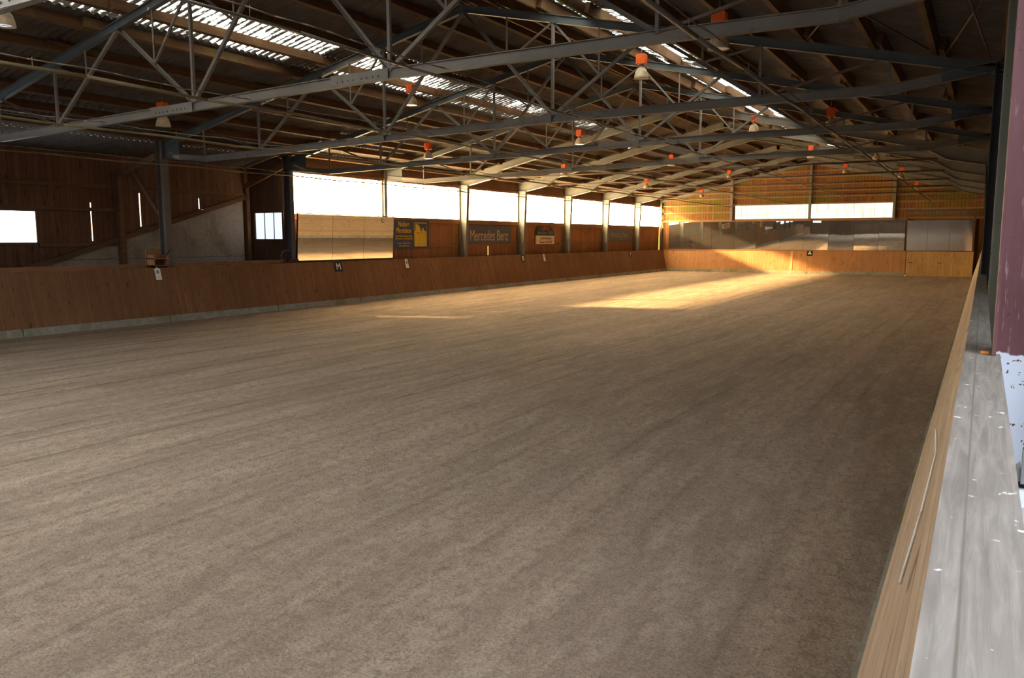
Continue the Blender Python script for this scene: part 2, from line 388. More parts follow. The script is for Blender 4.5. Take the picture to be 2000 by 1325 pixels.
# return wall at the end of the side bay
yr = 4.98
w = MB().box((-2.1,yr,0),(-1.74,yr+.06,3.12)).box((-.46,yr,0),(.0,yr+.06,3.12)).box((-1.74,yr,0),(-.46,yr+.06,2.22)).prism([(-2.6,yr,3.12),(-.06,yr,3.12),(-.06,yr,5.05),(-2.6,yr,4.50)], (0,.06,0))
struct(w.build('wall_return', PL_RET))
p = MB().box((-1.74,yr+.02,2.22),(-.46,yr+.03,3.12)).build('window_12', COOL); struct(p)
MB().box((-1.325,yr+.005,2.22),(-1.30,yr+.02,3.12)).box((-.89,yr+.005,2.22),(-.865,yr+.02,3.12)).build('glazing_bar', STEELP, p)
MB().box((-1.80,yr-.03,3.10),(-.40,yr+.01,3.16)).box((-1.80,yr-.03,2.16),(-.40,yr+.01,2.23)).box((-1.80,yr-.03,2.2),(-1.735,yr+.01,3.14)).box((-.465,yr-.03,2.2),(-.40,yr+.01,3.14)).build('window_frame', TIMBW, p)
# far gable
g = MB(); yf = 40.05
def gab(poly): g.prism([(x, yf, z) for x, z in poly], (0,.06,0))
gab([(-.14,0),(20.5,0),(20.5,3.5),(-.14,3.5)])
gab([(-.14,3.5),(5.2,3.5),(5.2,4.42),(-.14,4.42)]); gab([(14.82,3.5),(20.5,3.5),(20.5,4.42),(14.82,4.42)])
gab([(-.14,4.42),(20.5,4.42),(20.5,zr(20.5)),(10,zr(10)),(-.14,zr(-.14))])
struct(g.build('wall_far', PL_E))
for i, (a, b) in enumerate([(5.2,10.0),(10.0,14.82)]):
    struct(MB().box((a,yf+.03,3.5),(b,yf+.04,4.42)).build('window_%d' % (13+i), GABLE))
g = MB()
for z in (4.88, 5.22, 5.64, 6.10, 6.48):
    half = (zr(10) - z)/.227 + .0
    a = max(-.05, 10 - (zr(10)-z)/.227 + .3); b = min(20.4, 20-a)
    g.box((a,yf-.09,z-.045),(b,yf,z+.045))
g.box((0,yf-.09,4.40),(20.4,yf,4.50)).box((0,yf-.07,3.92),(5.1,yf,4.02)).box((14.9,yf-.07,3.96),(20.4,yf,4.04)).box((0,yf-.07,3.40),(20.4,yf,3.5))
struct(g.build('trim_3', timber('gable_rails', (.22,.13,.065), (.33,.2,.10))))
for x, l in ((.1,'corner, beside the left windows'), (5.0,'left of the long gable window'), (9.98,'in the middle of the gable window'), (14.86,'right of the long gable window')):
    o = MB().ibeam((x,39.9,0),(x,39.9,zr(x)-.05),.14,.16,up=(0,1,0)).build('gable_post', STEELP, loc=None)
    tag(o, 'pale steel gable post standing ' + l, 'post', 'steel posts of the far gable')
MB_g = MB().bar((.0,39.92,zr(0)-.3),(10,39.92,zr(10)-.3),.12,.2).bar((10,39.92,zr(10)-.3),(20.3,39.92,zr(20.3)-.3),.12,.2)
tag(MB_g.build('gable_rafter', STEELP), 'pale steel rafter running up both sides of the far gable', 'rafter')
# right wall
w = MB().box((20.35,-6.5,0),(20.42,40.1,5.0)).box((23.4,Y0,0),(23.47,-6.5,5.0)).box((20.35,-6.5,0),(23.47,-6.43,5.0))
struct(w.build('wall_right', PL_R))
# near gable behind the camera: boards with glazed openings and an entrance door
g = MB(); yn = Y0
op = [(1.2,3.6,2.1,3.6),(19.95,22.9,.06,3.3)]
def nb(a, b, za, zb): g.box((a,yn-.06,za),(b,yn,zb))
nb(-2.1,1.2,0,4.3); nb(3.6,19.95,0,4.2); nb(22.9,23.47,0,4.2)
nb(1.2,3.6,0,2.1); nb(1.2,3.6,3.6,4.2); nb(19.95,22.9,3.3,4.9); nb(20.5,23.47,4.2,4.9)
g.prism([(-2.1,yn,4.2),(20.5,yn,4.2),(20.5,yn,zr(20.5)),(10,yn,zr(10)),(-2.1,yn,zr(-2.1))], (0,-.06,0))
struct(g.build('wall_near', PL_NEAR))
for i, (a, b, za, zb) in enumerate(op):
    p = MB().box((a,yn-.04,za),(b,yn-.03,zb)).build('window_%d' % (15+i) if i < 1 else 'door_1', NEARG); struct(p)
    f = MB()
    for k in range(5): x = a + (b-a)*k/4; f.box((x-.05,yn-.02,za),(x+.05,yn+.03,zb))
    f.box((a,yn-.02,zb-.08),(b,yn+.03,zb)).box((a,yn-.02,za),(b,yn+.03,za+.08)).build('window_frame', STEELD, p)

# ------------------------------------------------------------------ lattice trusses
NB = [1.8, 3.85, 7.85, 12.1, 16.15, 18.2]      # panel points on the lower chord
def zb(x):
    P = [(.12,4.50),(1.8,4.33),(3.85,4.38),(7.85,4.49),(10,4.56),(12.1,4.61),(16.15,4.63),(18.2,4.62),(19.88,4.86)]
    for (xa, za), (xb, zb_) in zip(P[:-1], P[1:]):
        if x <= xb: return za + (zb_-za)*(x-xa)/(xb-xa)
    return P[-1][1]
def zt(x): return 4.73 + .227*min(x, 20-x)
def truss(Y, label):
    T = thing('roof_truss', label, 'roof truss', (10, Y, 4.6), 'lattice roof trusses'); pts = [.12,1.8,3.85,7.85,12.1,16.15,18.2,19.88]
    m = MB()
    for a, b in zip(pts[:-1], pts[1:]): m.ibeam((a,Y,zb(a)),(b,Y,zb(b)),.09,.155)
    bc = m.build('bottom_chord', STEEL, T)
    for sx, xs in (('l', (.12,10)), ('r', (10,19.88))):
        MB().ibeam((xs[0],Y,zt(xs[0])),(xs[1],Y,zt(xs[1])),.10,.155).build('top_chord', STEELB, T)
    for x, r in ((1.8,.038),(3.85,.045),(7.85,.05),(12.1,.05),(16.15,.045),(18.2,.038)):
        MB().angle((x,Y,zb(x)+.05),(x,Y,zt(x)-.05),r).build('vertical_web', STEEL, T)
    dg = [((10,zt(10)),(7.85,zb(7.85))),((10,zt(10)),(12.1,zb(12.1))),((5.9,zt(5.9)),(7.85,zb(7.85))),((14.1,zt(14.1)),(12.1,zb(12.1))),
          ((14.1,zt(14.1)),(16.15,zb(16.15))),((5.9,zt(5.9)),(3.85,zb(3.85)))]
    for a, b in dg:
        MB().angle((a[0],Y,a[1]-.05),(b[0],Y,b[1]+.05),.058).build('diagonal_web', STEEL, T)
    for a, b in [((18.1,zt(18.1)),(16.15,zb(16.15))),((1.9,zt(1.9)),(3.85,zb(3.85)))]:
        MB().angle((a[0],Y,a[1]-.05),(b[0],Y,b[1]+.05),.038).build('diagonal_web', RODM, T)
    for xm, xt in ((6.875,7.85),(13.1,12.1),(8.92,7.85),(11.05,12.1),(15.12,16.15),(4.88,3.85)):
        # short sub-webs meeting half way along a diagonal
        d = [q for q in dg if min(q[0][0],q[1][0]) < xm < max(q[0][0],q[1][0])][0]
        t = (xm-d[0][0])/(d[1][0]-d[0][0]); zm = d[0][1] + (d[1][1]-d[0][1])*t
        MB().angle((xm,Y,zt(xm)-.05),(xm,Y,zm+.02),.036).build('sub_web', STEEL, T)
        MB().angle((xt,Y,zt(xt)-.06),(xm,Y,zm+.02),.036).build('sub_web', STEEL, T)
    for x in (7.3, 11.55):
        g = MB().box((x-.55,Y-.052,zb(x)-.075),(x+.55,Y-.046,zb(x)+.075)); b = g
        for k in range(8):
            xx = x - .42 + .105*k + (.05 if k > 3 else 0)
            b.sweep((xx,Y-.052,zb(xx)-.02),(xx,Y-.068,zb(xx)-.02),[(.018*math.cos(q*PI/3),.018*math.sin(q*PI/3)) for q in range(6)])
        g.build('splice_plate', STEEL, T)
    for s_ in (0, 1):
        x = .12 if s_ == 0 else 19.88; xi = .8 if s_ == 0 else 18.95
        MB().prism([(x,Y-.01,zb(x)-.06),(xi,Y-.01,zb(xi)-.06),(xi,Y-.01,zt(xi)),(x,Y-.01,zt(x))], (0,.02,0)).build('eaves_plate', STEELB, T)
    return T
T0 = truss(FY[-10], 'grey steel lattice truss of which only a corner shows at the top left')
for k, lab in ((-5,'nearest whole grey lattice truss, its lower chord crossing the top of the photo'),
               (0,'lattice truss carried by the dark steel post beside the white plaster'),
               (5,'lattice truss whose left end sits where the tall bright windows begin'),
               (10,'farthest lattice truss, just before the solid pale steel frames')):
    dup(T0, (10, FY[k], 4.6), lab)
T0.location.z -= .10
# posts carrying the trusses
def post(x, y, mat, label, h=4.9, w=.2, d=.26):
    t = thing('steel_post', label, 'steel post', (x, y, 0), 'steel posts under the trusses')
    MB().ibeam((x,y,.06),(x,y,h),w,d,up=(1,0,0),t=.014).build('post_shaft', mat, t)
    MB().box((x-.2,y-.16,.04),(x+.2,y+.16,.07)).build('base_plate', mat, t)
    return t
post(0,FY[-10],STEELB,'blue grey steel post at the left end of the partly hidden truss')
post(0,FY[-5],STEELB,'blue grey steel post at the left end of the nearest whole truss')
post(.06,FY[0],STEELQ,'dark grey steel post standing before the white plaster on the left')
post(.0,FY[5],STEELD,'dark steel post at the left edge of the first bright window',w=.18)
post(-.055,FY[10],STEELP,'slim pale steel post above the wall mirror between two bright windows',w=.16,d=.15)
post(19.88,FY[-10],REDC,'maroon painted steel column with a white foot behind the right ledge',w=.2)
post(19.88,FY[-5],OLIVE,'olive grey steel column just beyond the maroon column',w=.2)
for k, l in ((0,'dark steel column on the right, second beyond the maroon column'),(5,'dark steel column on the right, third beyond the maroon column'),(10,'dark steel column on the right, fourth beyond the maroon column')):
    post(19.80,FY[k],STEELD,l,w=.2)

# ------------------------------------------------------------------ solid tapered frames further back
def portal(k, label):
    Y = FY[k]; T = thing('portal_frame', label, 'steel frame', (10, Y, 0), 'solid steel frames beyond the trusses')
    top = lambda x: 4.98 - .12 + .227*min(x, 20-x)
    for s in (1, -1):
        X = lambda x: x if s == 1 else 20 - x
        m = MB(); fl_ = .19; t = .014
        # column: inner flange leans in, web between
        wb = [(-.02,.05),(.22,.05),(.42,4.5),(.42,4.72),(-.02,4.85)]
        m.prism([(X(x),Y-.009,z) for x, z in wb], (0,.018,0))
        m.prism([(X(.22),Y-fl_/2,.05),(X(.22)-s*t,Y-fl_/2,.05),(X(.42)-s*t,Y-fl_/2,4.50),(X(.42),Y-fl_/2,4.50)], (0,fl_,0))
        m.prism([(X(-.02),Y-fl_/2,.05),(X(-.02)+s*t,Y-fl_/2,.05),(X(-.02)+s*t,Y-fl_/2,4.85),(X(-.02),Y-fl_/2,4.85)], (0,fl_,0))
        m.build('column', STEELP, T)
        r = MB(); low = [(.3,4.48),(1.5,4.72),(2.1,5.09),(10.0,6.88)]; up = [(10.0,top(10)),(-.02,top(-.02))]
        r.prism([(X(x),Y-.006,z) for x, z in low + up], (0,.012,0))
        for (a, b) in (((.3,4.48),(1.5,4.72)), ((1.5,4.72),(2.1,5.09)), ((2.1,5.09),(10.0,6.88)), ((-.02,top(-.02)),(10.0,top(10)))):
            r.bar((X(a[0]),Y,a[1]),(X(b[0]),Y,b[1]),fl_,t)
        r.bar((X(9.98),Y,6.88),(X(9.98),Y,top(10)),.19,.02)
        r.build('rafter', STEELP, T)
        MB().bar((X(.42),Y,4.5),(X(-.02),Y,4.86-.34),.19,.014).build('stiffener', STEELP, T)
    MB().tube([(1.75,Y,4.76),(18.25,Y,4.76)], .032).build('tie_rod', RODM, T)
    for x in (4.9, 10., 15.1):
        MB().tube([(x,Y,4.76),(x,Y,top(x)-.3)], .008, 6).build('hanger', RODM, T)
    return T
for k, l in ((15,'nearest of the five solid pale steel frames'),(20,'second nearest of the five solid pale steel frames'),(25,'middle one of the five solid pale steel frames'),
             (30,'second farthest of the five solid pale steel frames'),(35,'solid pale steel frame closest to the far gable')):
    portal(k, l)

# ------------------------------------------------------------------ timber purlins, one per bay
bays = [-10,-5,0,5,10,15,20,25,30,35]; ordn = ['first','second','third','fourth','fifth','sixth','seventh','eighth','ninth','tenth','eleventh']
for bi, k in enumerate(bays):
    ya = FY[k]; yb_ = FY[k+5] if k+5 in FY else 39.95
    for side in ('left', 'right'):
        for di, d in enumerate(D):
            x = d if side == 'left' else 20 - d
            j = (.055 if bi % 2 else -.055) * (1 if side == 'left' else -1)
            z = zr(x) - .10 - .005
            nx = .227 if side == 'left' else -.227
            hgt = .19 if d > 1 else .15
            o = MB().bar((x+j,ya-.3 + .0,z),(x+j,min(yb_+.3,40.0),z),.095,hgt,up=(-nx,0,1)).build('timber_purlin', TIMB)
            tag(o, '%s brown timber purlin below the ridge, %s slope, %s roof bay from far gable' % (ordn[len(D)-1-di], side, ordn[9-bi]), 'purlin', 'timber purlins under the roof sheets')
# side bay timbers
for k in (-10,-5,0):
    y = FY[k]; ab = {-10:'far in front of', -5:'five metres in front of', 0:''}[k]; nm = {-10:'third', -5:'second', 0:'nearest the white plaster'}[k]
    if k: lab = ('%s one beyond the dark post towards the camera' % nm)
    t = thing('timber_post', 'brown timber post on the left outer wall ' + ('in front of the white plaster' if k == 0 else ab + ' the white plaster'), 'timber post', (-1.9, y, 0), 'timber posts of the left side bay')
    MB().box((-2.0,y-.08,.06),(-1.82,y+.08,4.05)).build('post_shaft', TIMBW, t)
    MB().bar((-.16,y,4.48),(-1.95,y,4.06),.13,.18).build('eaves_beam', TIMBW, t)
    MB().bar((-1.2,y,4.12),(-.14,y,2.92),.10,.11).build('knee_brace', TIMBW, t)
y = 4.86
t = thing('timber_post', 'dark timber corner post between the plaster and the small three pane window', 'timber post', (-2.0, y, 0), 'timber posts of the left side bay')
MB().box((-2.06,y-.08,.06),(-1.9,y+.06,3.95)).build('post_shaft', TIMBW, t)
MB().bar((-.1,y-.03,4.62),(-2.0,y-.03,3.98),.10,.16).build('eaves_beam', TIMBW, t)
# wooden rail behind the left kickboard
tag(MB().box((-.14,-19,1.45),(-.08,4.9,1.56)).bar((-.11,-12,.06),(-.11,-12,1.5),.1,.1).bar((-.11,-5,.06),(-.11,-5,1.5),.1,.1).bar((-.11,2.4,.06),(-.11,2.4,1.5),.1,.1).build('wooden_rail', TIMBL), 'long orange brown wooden rail just above the left kickboard', 'rail')

# ------------------------------------------------------------------ kickboards
KB, KT, KH = .75, .40, 1.46
t = thing('kickboard', 'slanted brown plank kickboard along the left side of the arena', 'kickboard', (.5, 10, 0))
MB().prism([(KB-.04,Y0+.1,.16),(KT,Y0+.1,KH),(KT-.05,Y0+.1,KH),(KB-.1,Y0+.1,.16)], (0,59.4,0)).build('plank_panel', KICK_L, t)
c = MB(); y = -19.9
while y < 39.4:
    b = min(y + 3.9, 39.45); c.prism([(KB+.03,y+.02,-.02),(KB-.02,y+.02,.175),(KB-.12,y+.02,.175),(KB-.12,y+.02,-.02)], (0,b-y-.03,0)); y = b
c.build('concrete_base', CONC, t)
s_ = MB()
for k in range(18):
    y = -18.6 + k*3.3; s_.bar((.12,y,.06),(KT-.04,y,KH-.08),.08,.06,up=(0,1,0))
s_.box((KT-.075,Y0+.1,KH-.1),(KT-.045,39.4,KH-.02)).build('back_brace', TIMBW, t)
t = thing('kickboard', 'orange brown plank kickboard across the far end under the row of mirrors', 'kickboard', (8, 39.5, 0))
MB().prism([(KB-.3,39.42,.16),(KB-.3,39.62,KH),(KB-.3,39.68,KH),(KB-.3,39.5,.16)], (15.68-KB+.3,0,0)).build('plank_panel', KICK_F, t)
c = MB(); 
for a, b in ((KB-.2,4.9),(4.93,10.03),(10.06,15.66)): c.box((a,39.38,-.02),(b,39.5,.18))
c.build('concrete_base', CONC, t)
MB().box((.4,39.58,KH),(15.68,39.72,KH+.035)).build('top_rail', TIMBL, t)
MB().prism([(8.98,39.41,.2),(8.98,39.605,KH-.02),(9.12,39.605,KH-.02),(9.12,39.41,.2)], (0,.02,0)).build('pale_batten', planks('pale_batten_wood', 0, .2, (.62,.36,.17), (.66,.4,.19)), t)['label'] = 'pale wooden batten'
t = thing('sliding_gate', 'lighter plank gate in the far kickboard at its right end', 'gate', (17.3, 39.5, 0))
MB().prism([(15.72,39.40,0),(15.72,39.58,KH),(15.72,39.64,KH),(15.72,39.46,0)], (3.5,0,0)).build('plank_panel', GATE_P, t)
for x in (15.95, 17.5):
    MB().box((x-.12,39.44,.77),(x+.12,39.50,.80)).build('handle_slot', BLACK, t)
t = thing('kickboard', 'slanted weathered kickboard along the right side with a flat wooden ledge', 'kickboard', (19.5, 10, 0))
RB, RT, RH = 19.26, 19.64, 1.66
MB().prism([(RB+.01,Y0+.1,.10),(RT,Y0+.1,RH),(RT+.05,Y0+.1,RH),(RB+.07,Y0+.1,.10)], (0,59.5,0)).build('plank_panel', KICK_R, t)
def ledge():
    m = M('ledge_wood'); X = m.xyz()
    g = m.noise(7, (6,.35,6), 6, .65, dist=.6); w = m.noise(2.2, (4,1,4), 4)
    c = m.mix(m.rng(g, .3, .7), (.15,.13,.112), (.285,.255,.226)); c = m.mix(m.rng(w, .5, .7, 0, .5), c, (.14,.122,.105))
    c = m.mix(m.rng(m.noise(7, (3,3,1), 3), .68, .72, 0, .8), c, (.85,.84,.82))
    ln = m.rng(m.math('ABSOLUTE', m.math('SUBTRACT', X[0], 19.682)), .0015, .0035, .7, 0)
    c = m.mix(ln, c, (.12,.10,.08))
    return m.bsdf(c, .75, 0, m.bump(g, .35, .004), .3)
LEDGE = ledge()
MB().box((RT-.008,-18.5,RH),(19.782,-9.95,RH+.022)).box((RT-.008,-9.93,RH),(19.75,12,RH+.020)).box((RT-.008,12,RH),(19.692,38.9,RH+.020)).build('ledge_board', LEDGE, t)
c = MB(); y = -19.9
while y < 39.4:
    b = min(y + 3.9, 39.45); c.prism([(RB-.02,y+.02,-.02),(RB+.005,y+.02,.175),(RB+.12,y+.02,.175),(RB+.12,y+.02,-.02)], (0,b-y-.03,0)); y = b
c.build('concrete_base', CONC, t)
b_ = MB()
for k in range(12):
    y = -17.4 + k*5.03; b_.bar((19.68,y,.06),(19.69,y,RH),.05,.05,up=(0,1,0))
b_.build('back_brace', TIMBW, t)
tag(MB().tube([(19.565,-11.05,1.50),(19.585,-11.5,1.515),(19.575,-12.05,1.47),(19.55,-12.35,1.37)], .004, 6).build('white_cord', WHITE), 'thin white cord lying on the right kickboard below the ledge', 'cord')
tag(MB().box((19.70,-10.02,1.680),(19.735,-9.985,1.692)).build('orange_clip', plain('orange_plastic', (.85,.28,.04), .5)), 'tiny orange clip on the ledge at the foot of the maroon column', 'clip')
tag(MB().prism([(.5,-19.45,.0),(.5,-19.7,KH),(.5,-19.76,KH),(.5,-19.52,.0)], (18.9,0,0)).build('kickboard', PL_NEAR), 'brown kickboard across the near end, visible only in the far mirrors', 'kickboard')
# stacked plastic things at the right edge
t = thing('plastic_stack', 'stack of white and grey plastic seats behind the ledge at the right edge', 'stacked seats', (20.15,-10.6,.06))
for y in (-10.5, -11.42):
    MB().box((19.848,y-.42,.06),(20.3,y,1.20)).build('seat_frame', PLASTW, t)
    MB().prism([(19.845,y,1.222),(20.3,y,1.222),(20.3,y,1.30),(19.875,y,1.285),(19.845,y,1.25)], (0,-.12,0)).build('seat_shell', PLASTW, t)
    MB().box((19.846,y-.13,1.198),(20.3,y-.0,1.223)).build('seat_edge', BLACK, t)
    MB().prism([(19.874,y-.13,1.224),(19.874,y-.13,1.37),(19.90,y-.13,1.42),(20.3,y-.13,1.5),(20.3,y-.13,1.224)], (0,-.03,0)).build('seat_back', PLASTG, t)
# ------------------------------------------------------------------ mirrors
def mir_panel(name, corner, ux, uz, w, h, mat, sag, label, grp):
    """grid panel slightly bulged: corner, unit vectors along width and height"""
    C = Vector(corner); ux = Vector(ux).normalized(); uz = Vector(uz).normalized(); n = ux.cross(uz).normalized(); NU, NV = 10, 6
    vs = []; 
    for j in range(NV+1):
        for i in range(NU+1):
            s, t_ = i/NU, j/NV; d = sag*(1-(2*s-1)**2) + sag*.6*(1-(2*t_-1)**2)
            vs.append(C + ux*(w*s) + uz*(h*t_) + n*d)
    N1 = NU + 1; fs = [(j*N1+i, j*N1+i+1, (j+1)*N1+i+1, (j+1)*N1+i) for j in range(NV) for i in range(NU)]
    mb = MB().add(vs, fs, True)
    b = [C, C+ux*w, C+ux*w+uz*h, C+uz*h]
    mb.prism([p - n*.02 for p in b], n*.014)
    if label is None: return mb.build(name, mat, grp)
    return tag(mb.build(name, mat), label, 'mirror', grp)
a = .0595
tm = thing('wall_mirror', 'tilted three panel mirror on the left wall under the first bright window', 'mirror', (.06, 7.58, 1.47))
for (y0, y1) in ((5.08,6.72),(6.735,8.36),(8.375,10.08)):
    mir_panel('mirror_panel', (.06,y0,1.47), (0,1,0), (math.sin(a),0,math.cos(a)), y1-y0, 1.585, MIRL, .002, None, tm)
MB().bar((.17,5.03,3.07),(.17,10.14,3.07),.05,.03).bar((.045,5.05,1.46),(.045,10.1,1.46),.05,.03).bar((.05,5.05,1.46),(.155,5.05,3.07),.04,.03,up=(0,1,0)).build('mirror_frame', BLACK, tm)
fx = [.74,2.25,3.77,5.26,6.73,8.26,9.72,11.2,12.7,14.12,15.56]
tl = [1.75,1.8,1.9,1.85,1.55,1.5,1.4,1.3,1.35,1.4]; sg = [.001,.002,-.001,.001,.002,.004,.006,-.004,.002,.002]; yw = [0,.2,0,.1,-.3,.2,.9,-.5,.3,0]
for i in range(10):
    q = math.radians(tl[i]); r = math.radians(yw[i])
    mir_panel('wall_mirror', (fx[i]+.008,39.72+(0 if r < 0 else -.0),1.50), (math.cos(r),math.sin(r),0), (0,-math.sin(q),math.cos(q)), fx[i+1]-fx[i]-.016, 1.84, MIRF, sg[i],
              '%s mirror panel from the left in the row along the far end' % ordn[i], 'far end mirror panels')
gx = [15.66,16.76,17.94,19.12]
for i in range(3):
    q = math.radians(1.3); r = math.radians((.0,-.2,.5)[i])
    mir_panel('wall_mirror', (gx[i]+.006,39.74,1.50), (math.cos(r),math.sin(r),0), (0,-math.sin(q),math.cos(q)), gx[i+1]-gx[i]-.012, 1.80, MIRB, (.001,.001,.004)[i],
              'hazy mirror panel above the plank gate, %s of three' % ('left one','middle one','right one')[i], 'mirror panels above the gate')
tag(MB().box((.1,39.66,3.35),(15.6,39.8,3.41)).build('mirror_top_rail', TIMBL), 'orange timber strip capping the long row of far mirrors', 'rail')
t = thing('gate_track', 'dark overhead sliding track and frame above the gate mirrors', 'door track', (17.4, 39.75, 3.4))
MB().box((15.5,39.66,3.84),(19.4,39.76,3.92)).build('track', STEELD, t)
MB().box((15.62,39.70,3.56),(19.2,39.76,3.66)).box((15.6,39.70,1.45),(15.655,39.76,3.66)).box((19.13,39.70,1.45),(19.2,39.76,3.66)).build('frame', TIMBW, t)
for x in (17.35, 18.6): MB().box((x-.02,39.68,3.6),(x+.02,39.72,3.86)).build('hanger', STEELP, t)

# ------------------------------------------------------------------ lettering
def text(s, size, mat, parent, loc, rot, sx=1., align='CENTER', ext=.004, name='lettering'):
    cu = bpy.data.curves.new(name, 'FONT'); cu.body = s; cu.size = size; cu.align_x = align; cu.align_y = 'CENTER'; cu.extrude = ext
    o = bpy.data.objects.new(name, cu); COL.objects.link(o)
    me = bpy.data.meshes.new_from_object(o.evaluated_get(bpy.context.evaluated_depsgraph_get())); bpy.data.objects.remove(o)
    me.materials.clear(); me.materials.append(mat); me.name = name
    me.transform(Matrix.Diagonal((sx,1,1,1)))
    m = bpy.data.objects.new(name, me); COL.objects.link(m)
    m.parent = parent; m.matrix_local = Matrix.Translation(Vector(loc) - Vector(PLOC[parent.name])) @ rot
    return m
# on the left wall: text reads along +y?  seen from inside (looking to -x) right hand is +y
RL_ = Matrix(((0,0,1,0),(1,0,0,0),(0,1,0,0),(0,0,0,1)))         # text x->+y, text y->+z, normal ->+x
RF_ = Matrix(((1,0,0,0),(0,0,-1,0),(0,1,0,0),(0,0,0,1)))        # on the far wall, normal -> -y
lean = math.atan2(KB-KT-.04, KH-.16)
RKL = Matrix(((0,-math.sin(lean),math.cos(lean),0),(1,0,0,0),(0,math.cos(lean),math.sin(lean),0),(0,0,0,1)))
def kx(z): return KT + (KB-.04-KT)*(KH-z)/(KH-.16)
def letter(ch, y, w, h, black, label, num=None):
    zt_ = KH - .02; zc = zt_ - h/2
    t = thing('arena_letter', label, 'arena letter', (kx(zc), y, zc), 'arena letter signs')
    b = MB().prism([(kx(zt_)+.004,y-w/2,zt_),(kx(zt_-h)+.004,y-w/2,zt_-h),(kx(zt_-h)+.004,y+w/2,zt_-h),(kx(zt_)+.004,y+w/2,zt_)], (.012,0,0))
    b.build('board', BLACK if black else WHITE, t)
    if black: text(ch, h*1.02, WHITE, t, (kx(zc)+.021,y,zc), RKL, .95)
    else:
        zc2 = zc + h*.16; text(ch, h*.5, BLACK, t, (kx(zc2)+.021,y,zc2), RKL, 1.1)
        zc3 = zc - h*.28; text(num, h*.2, PLASTG, t, (kx(zc3)+.021,y,zc3), RKL)
        MB().tube([(kx(zt_)+.012,y,zt_-.01),(kx(zt_)+.005,y,zt_+.03)], .02, 8).build('hook', WHITE, t)
    return t
letter('M', 6.6, .40, .33, True, 'black board with a white letter M below the left wall mirror')
letter('B', 19.6, .36, .33, True, 'black board with a white letter B on the left kickboard')
letter('F', 33.4, .36, .33, True, 'black board with a white letter F near the far left corner')
letter('R', -.48, .17, .30, False, 'white tag with a black letter R below the wooden box', '5')
letter('B', 10.45, .17, .33, False, 'white tag with a small black letter below the yellow and navy sign', '6')
letter('P', 21.8, .17, .33, False, 'white tag with a small black letter just beyond the black B board', '7')
t = thing('arena_letter', 'black square board with a white letter A on the far kickboard', 'arena letter', (10.15, 39.6, 1.3), 'arena letter signs')
MB().prism([(9.98,39.56,1.12),(10.34,39.56,1.12),(10.34,39.615,1.46),(9.98,39.615,1.46)], (0,-.015,0)).build('board', BLACK, t)
text('A', .36, WHITE, t, (10.16,39.565,1.29), RF_)
# K on the right kickboard (seen only in the left mirror)
t = thing('arena_letter', 'black board with a white letter K, visible in the left wall mirror', 'arena letter', (19.55, 33.4, 1.4), 'arena letter signs')
MB().prism([(19.60,33.2,1.5),(19.535,33.2,1.2),(19.535,33.56,1.2),(19.60,33.56,1.5)], (-.015,0,0)).build('board', BLACK, t)
lr = math.atan2(RT-RB, RH)
RKR = Matrix(((0,math.sin(lr),-math.cos(lr),0),(-1,0,0,0),(0,math.cos(lr),math.sin(lr),0),(0,0,0,1)))
text('K', .33, WHITE, t, (19.548,33.38,1.35), RKR)
# sign boards
SX = .0
t = thing('advertising_sign', 'navy sign with yellow lettering and a yellow horse picture beside the wall mirror', 'sign', (SX, 11.4, 2.4))
MB().box((-.03,10.19,1.85),(.0,12.55,2.97)).build('board', BLUEB, t)
tx = lambda s, sz, y, z, sx, mat, al='CENTER': text(s, sz, mat, t, (.004,y,z), RL_, sx, al)
tx('Nailaer', .30, 10.88, 2.80, .80, YEL); tx('Pferdebox', .30, 10.88, 2.55, .76, YEL)
tx('Das Reitsportfachgeschäft', .105, 10.88, 2.34, .95, YEL); tx('mit Pferde- und Hundebedarf', .105, 10.88, 2.24, .88, YEL)
tx('Hauptstr. 21 95119 Naila', .085, 10.88, 2.06, .95, YEL); tx('Tel./Fax 09282 39 78', .085, 10.88, 1.96, .95, YEL)
y0, y1, z0, z1 = 11.55, 12.38, 1.93, 2.88
f = MB().box((0,y0,z1-.03),(.008,y1,z1)).box((0,y0,z0),(.008,y0+.02,z1)).box((0,y1-.02,z0),(.008,y1,z1))
f.build('picture_border', YEL, t)
sil = [(0,0),(1,0),(1,.60),(.93,.64),(.84,.67),(.80,.67),(.78,.70),(.79,.78),(.68,.78),(.67,.72),(.62,.68),(.60,.60),(.57,.62),(.50,.72),(.44,.82),(.38,.88),(.28,.92),(.22,.93),(.19,.97),(.17,.93),(.13,.96),(.11,.91),(.06,.88),(.10,.84),(.08,.72),(.03,.62),(0,.58)]
MB().prism([(.001,y0+.02+(y1-y0-.04)*u_,z0+(z1-z0)*v_) for u_, v_ in sil], (.005,0,0)).build('horse_picture', YEL, t)
MB().box((.006,y0+.2,z0+.53),(.009,y1-.06,z0+.54)).box((.006,y0+.17,z0+.52),(.009,y0+.23,z0+.57)).box((.006,y0+.1,z0+.25),(.009,y0+.45,z0+.255)).box((.006,y0+.18,z0+.08),(.009,y1-.1,z0+.085)).build('picture_detail', BLUEB, t)
t = thing('advertising_banner', 'wide blue grey banner with beige lettering between the first solid frames', 'banner', (SX, 17.3, 2.4), 'banners with car maker lettering')
MB().box((-.02,15.33,1.99),(.0,19.23,2.83)).build('cloth', GREYB, t)
text('Mercedes Benz', .70, BEIGE, t, (.004,17.28,2.36), RL_, .775)
w_ = MB()
for k in range(5): w_.bar((.002,15.38+.18*k,2.14-.02*k),(.002,15.6+.2*k,2.0),.008,.012)
w_.build('crease', BLUEB, t)
t = thing('advertising_banner', 'narrower dull blue banner with faded lettering near the far corner', 'banner', (SX, 33, 2.5), 'banners with car maker lettering')
MB().box((-.02,30.75,2.10),(.0,34.7,2.85)).build('cloth', GREYB2, t)
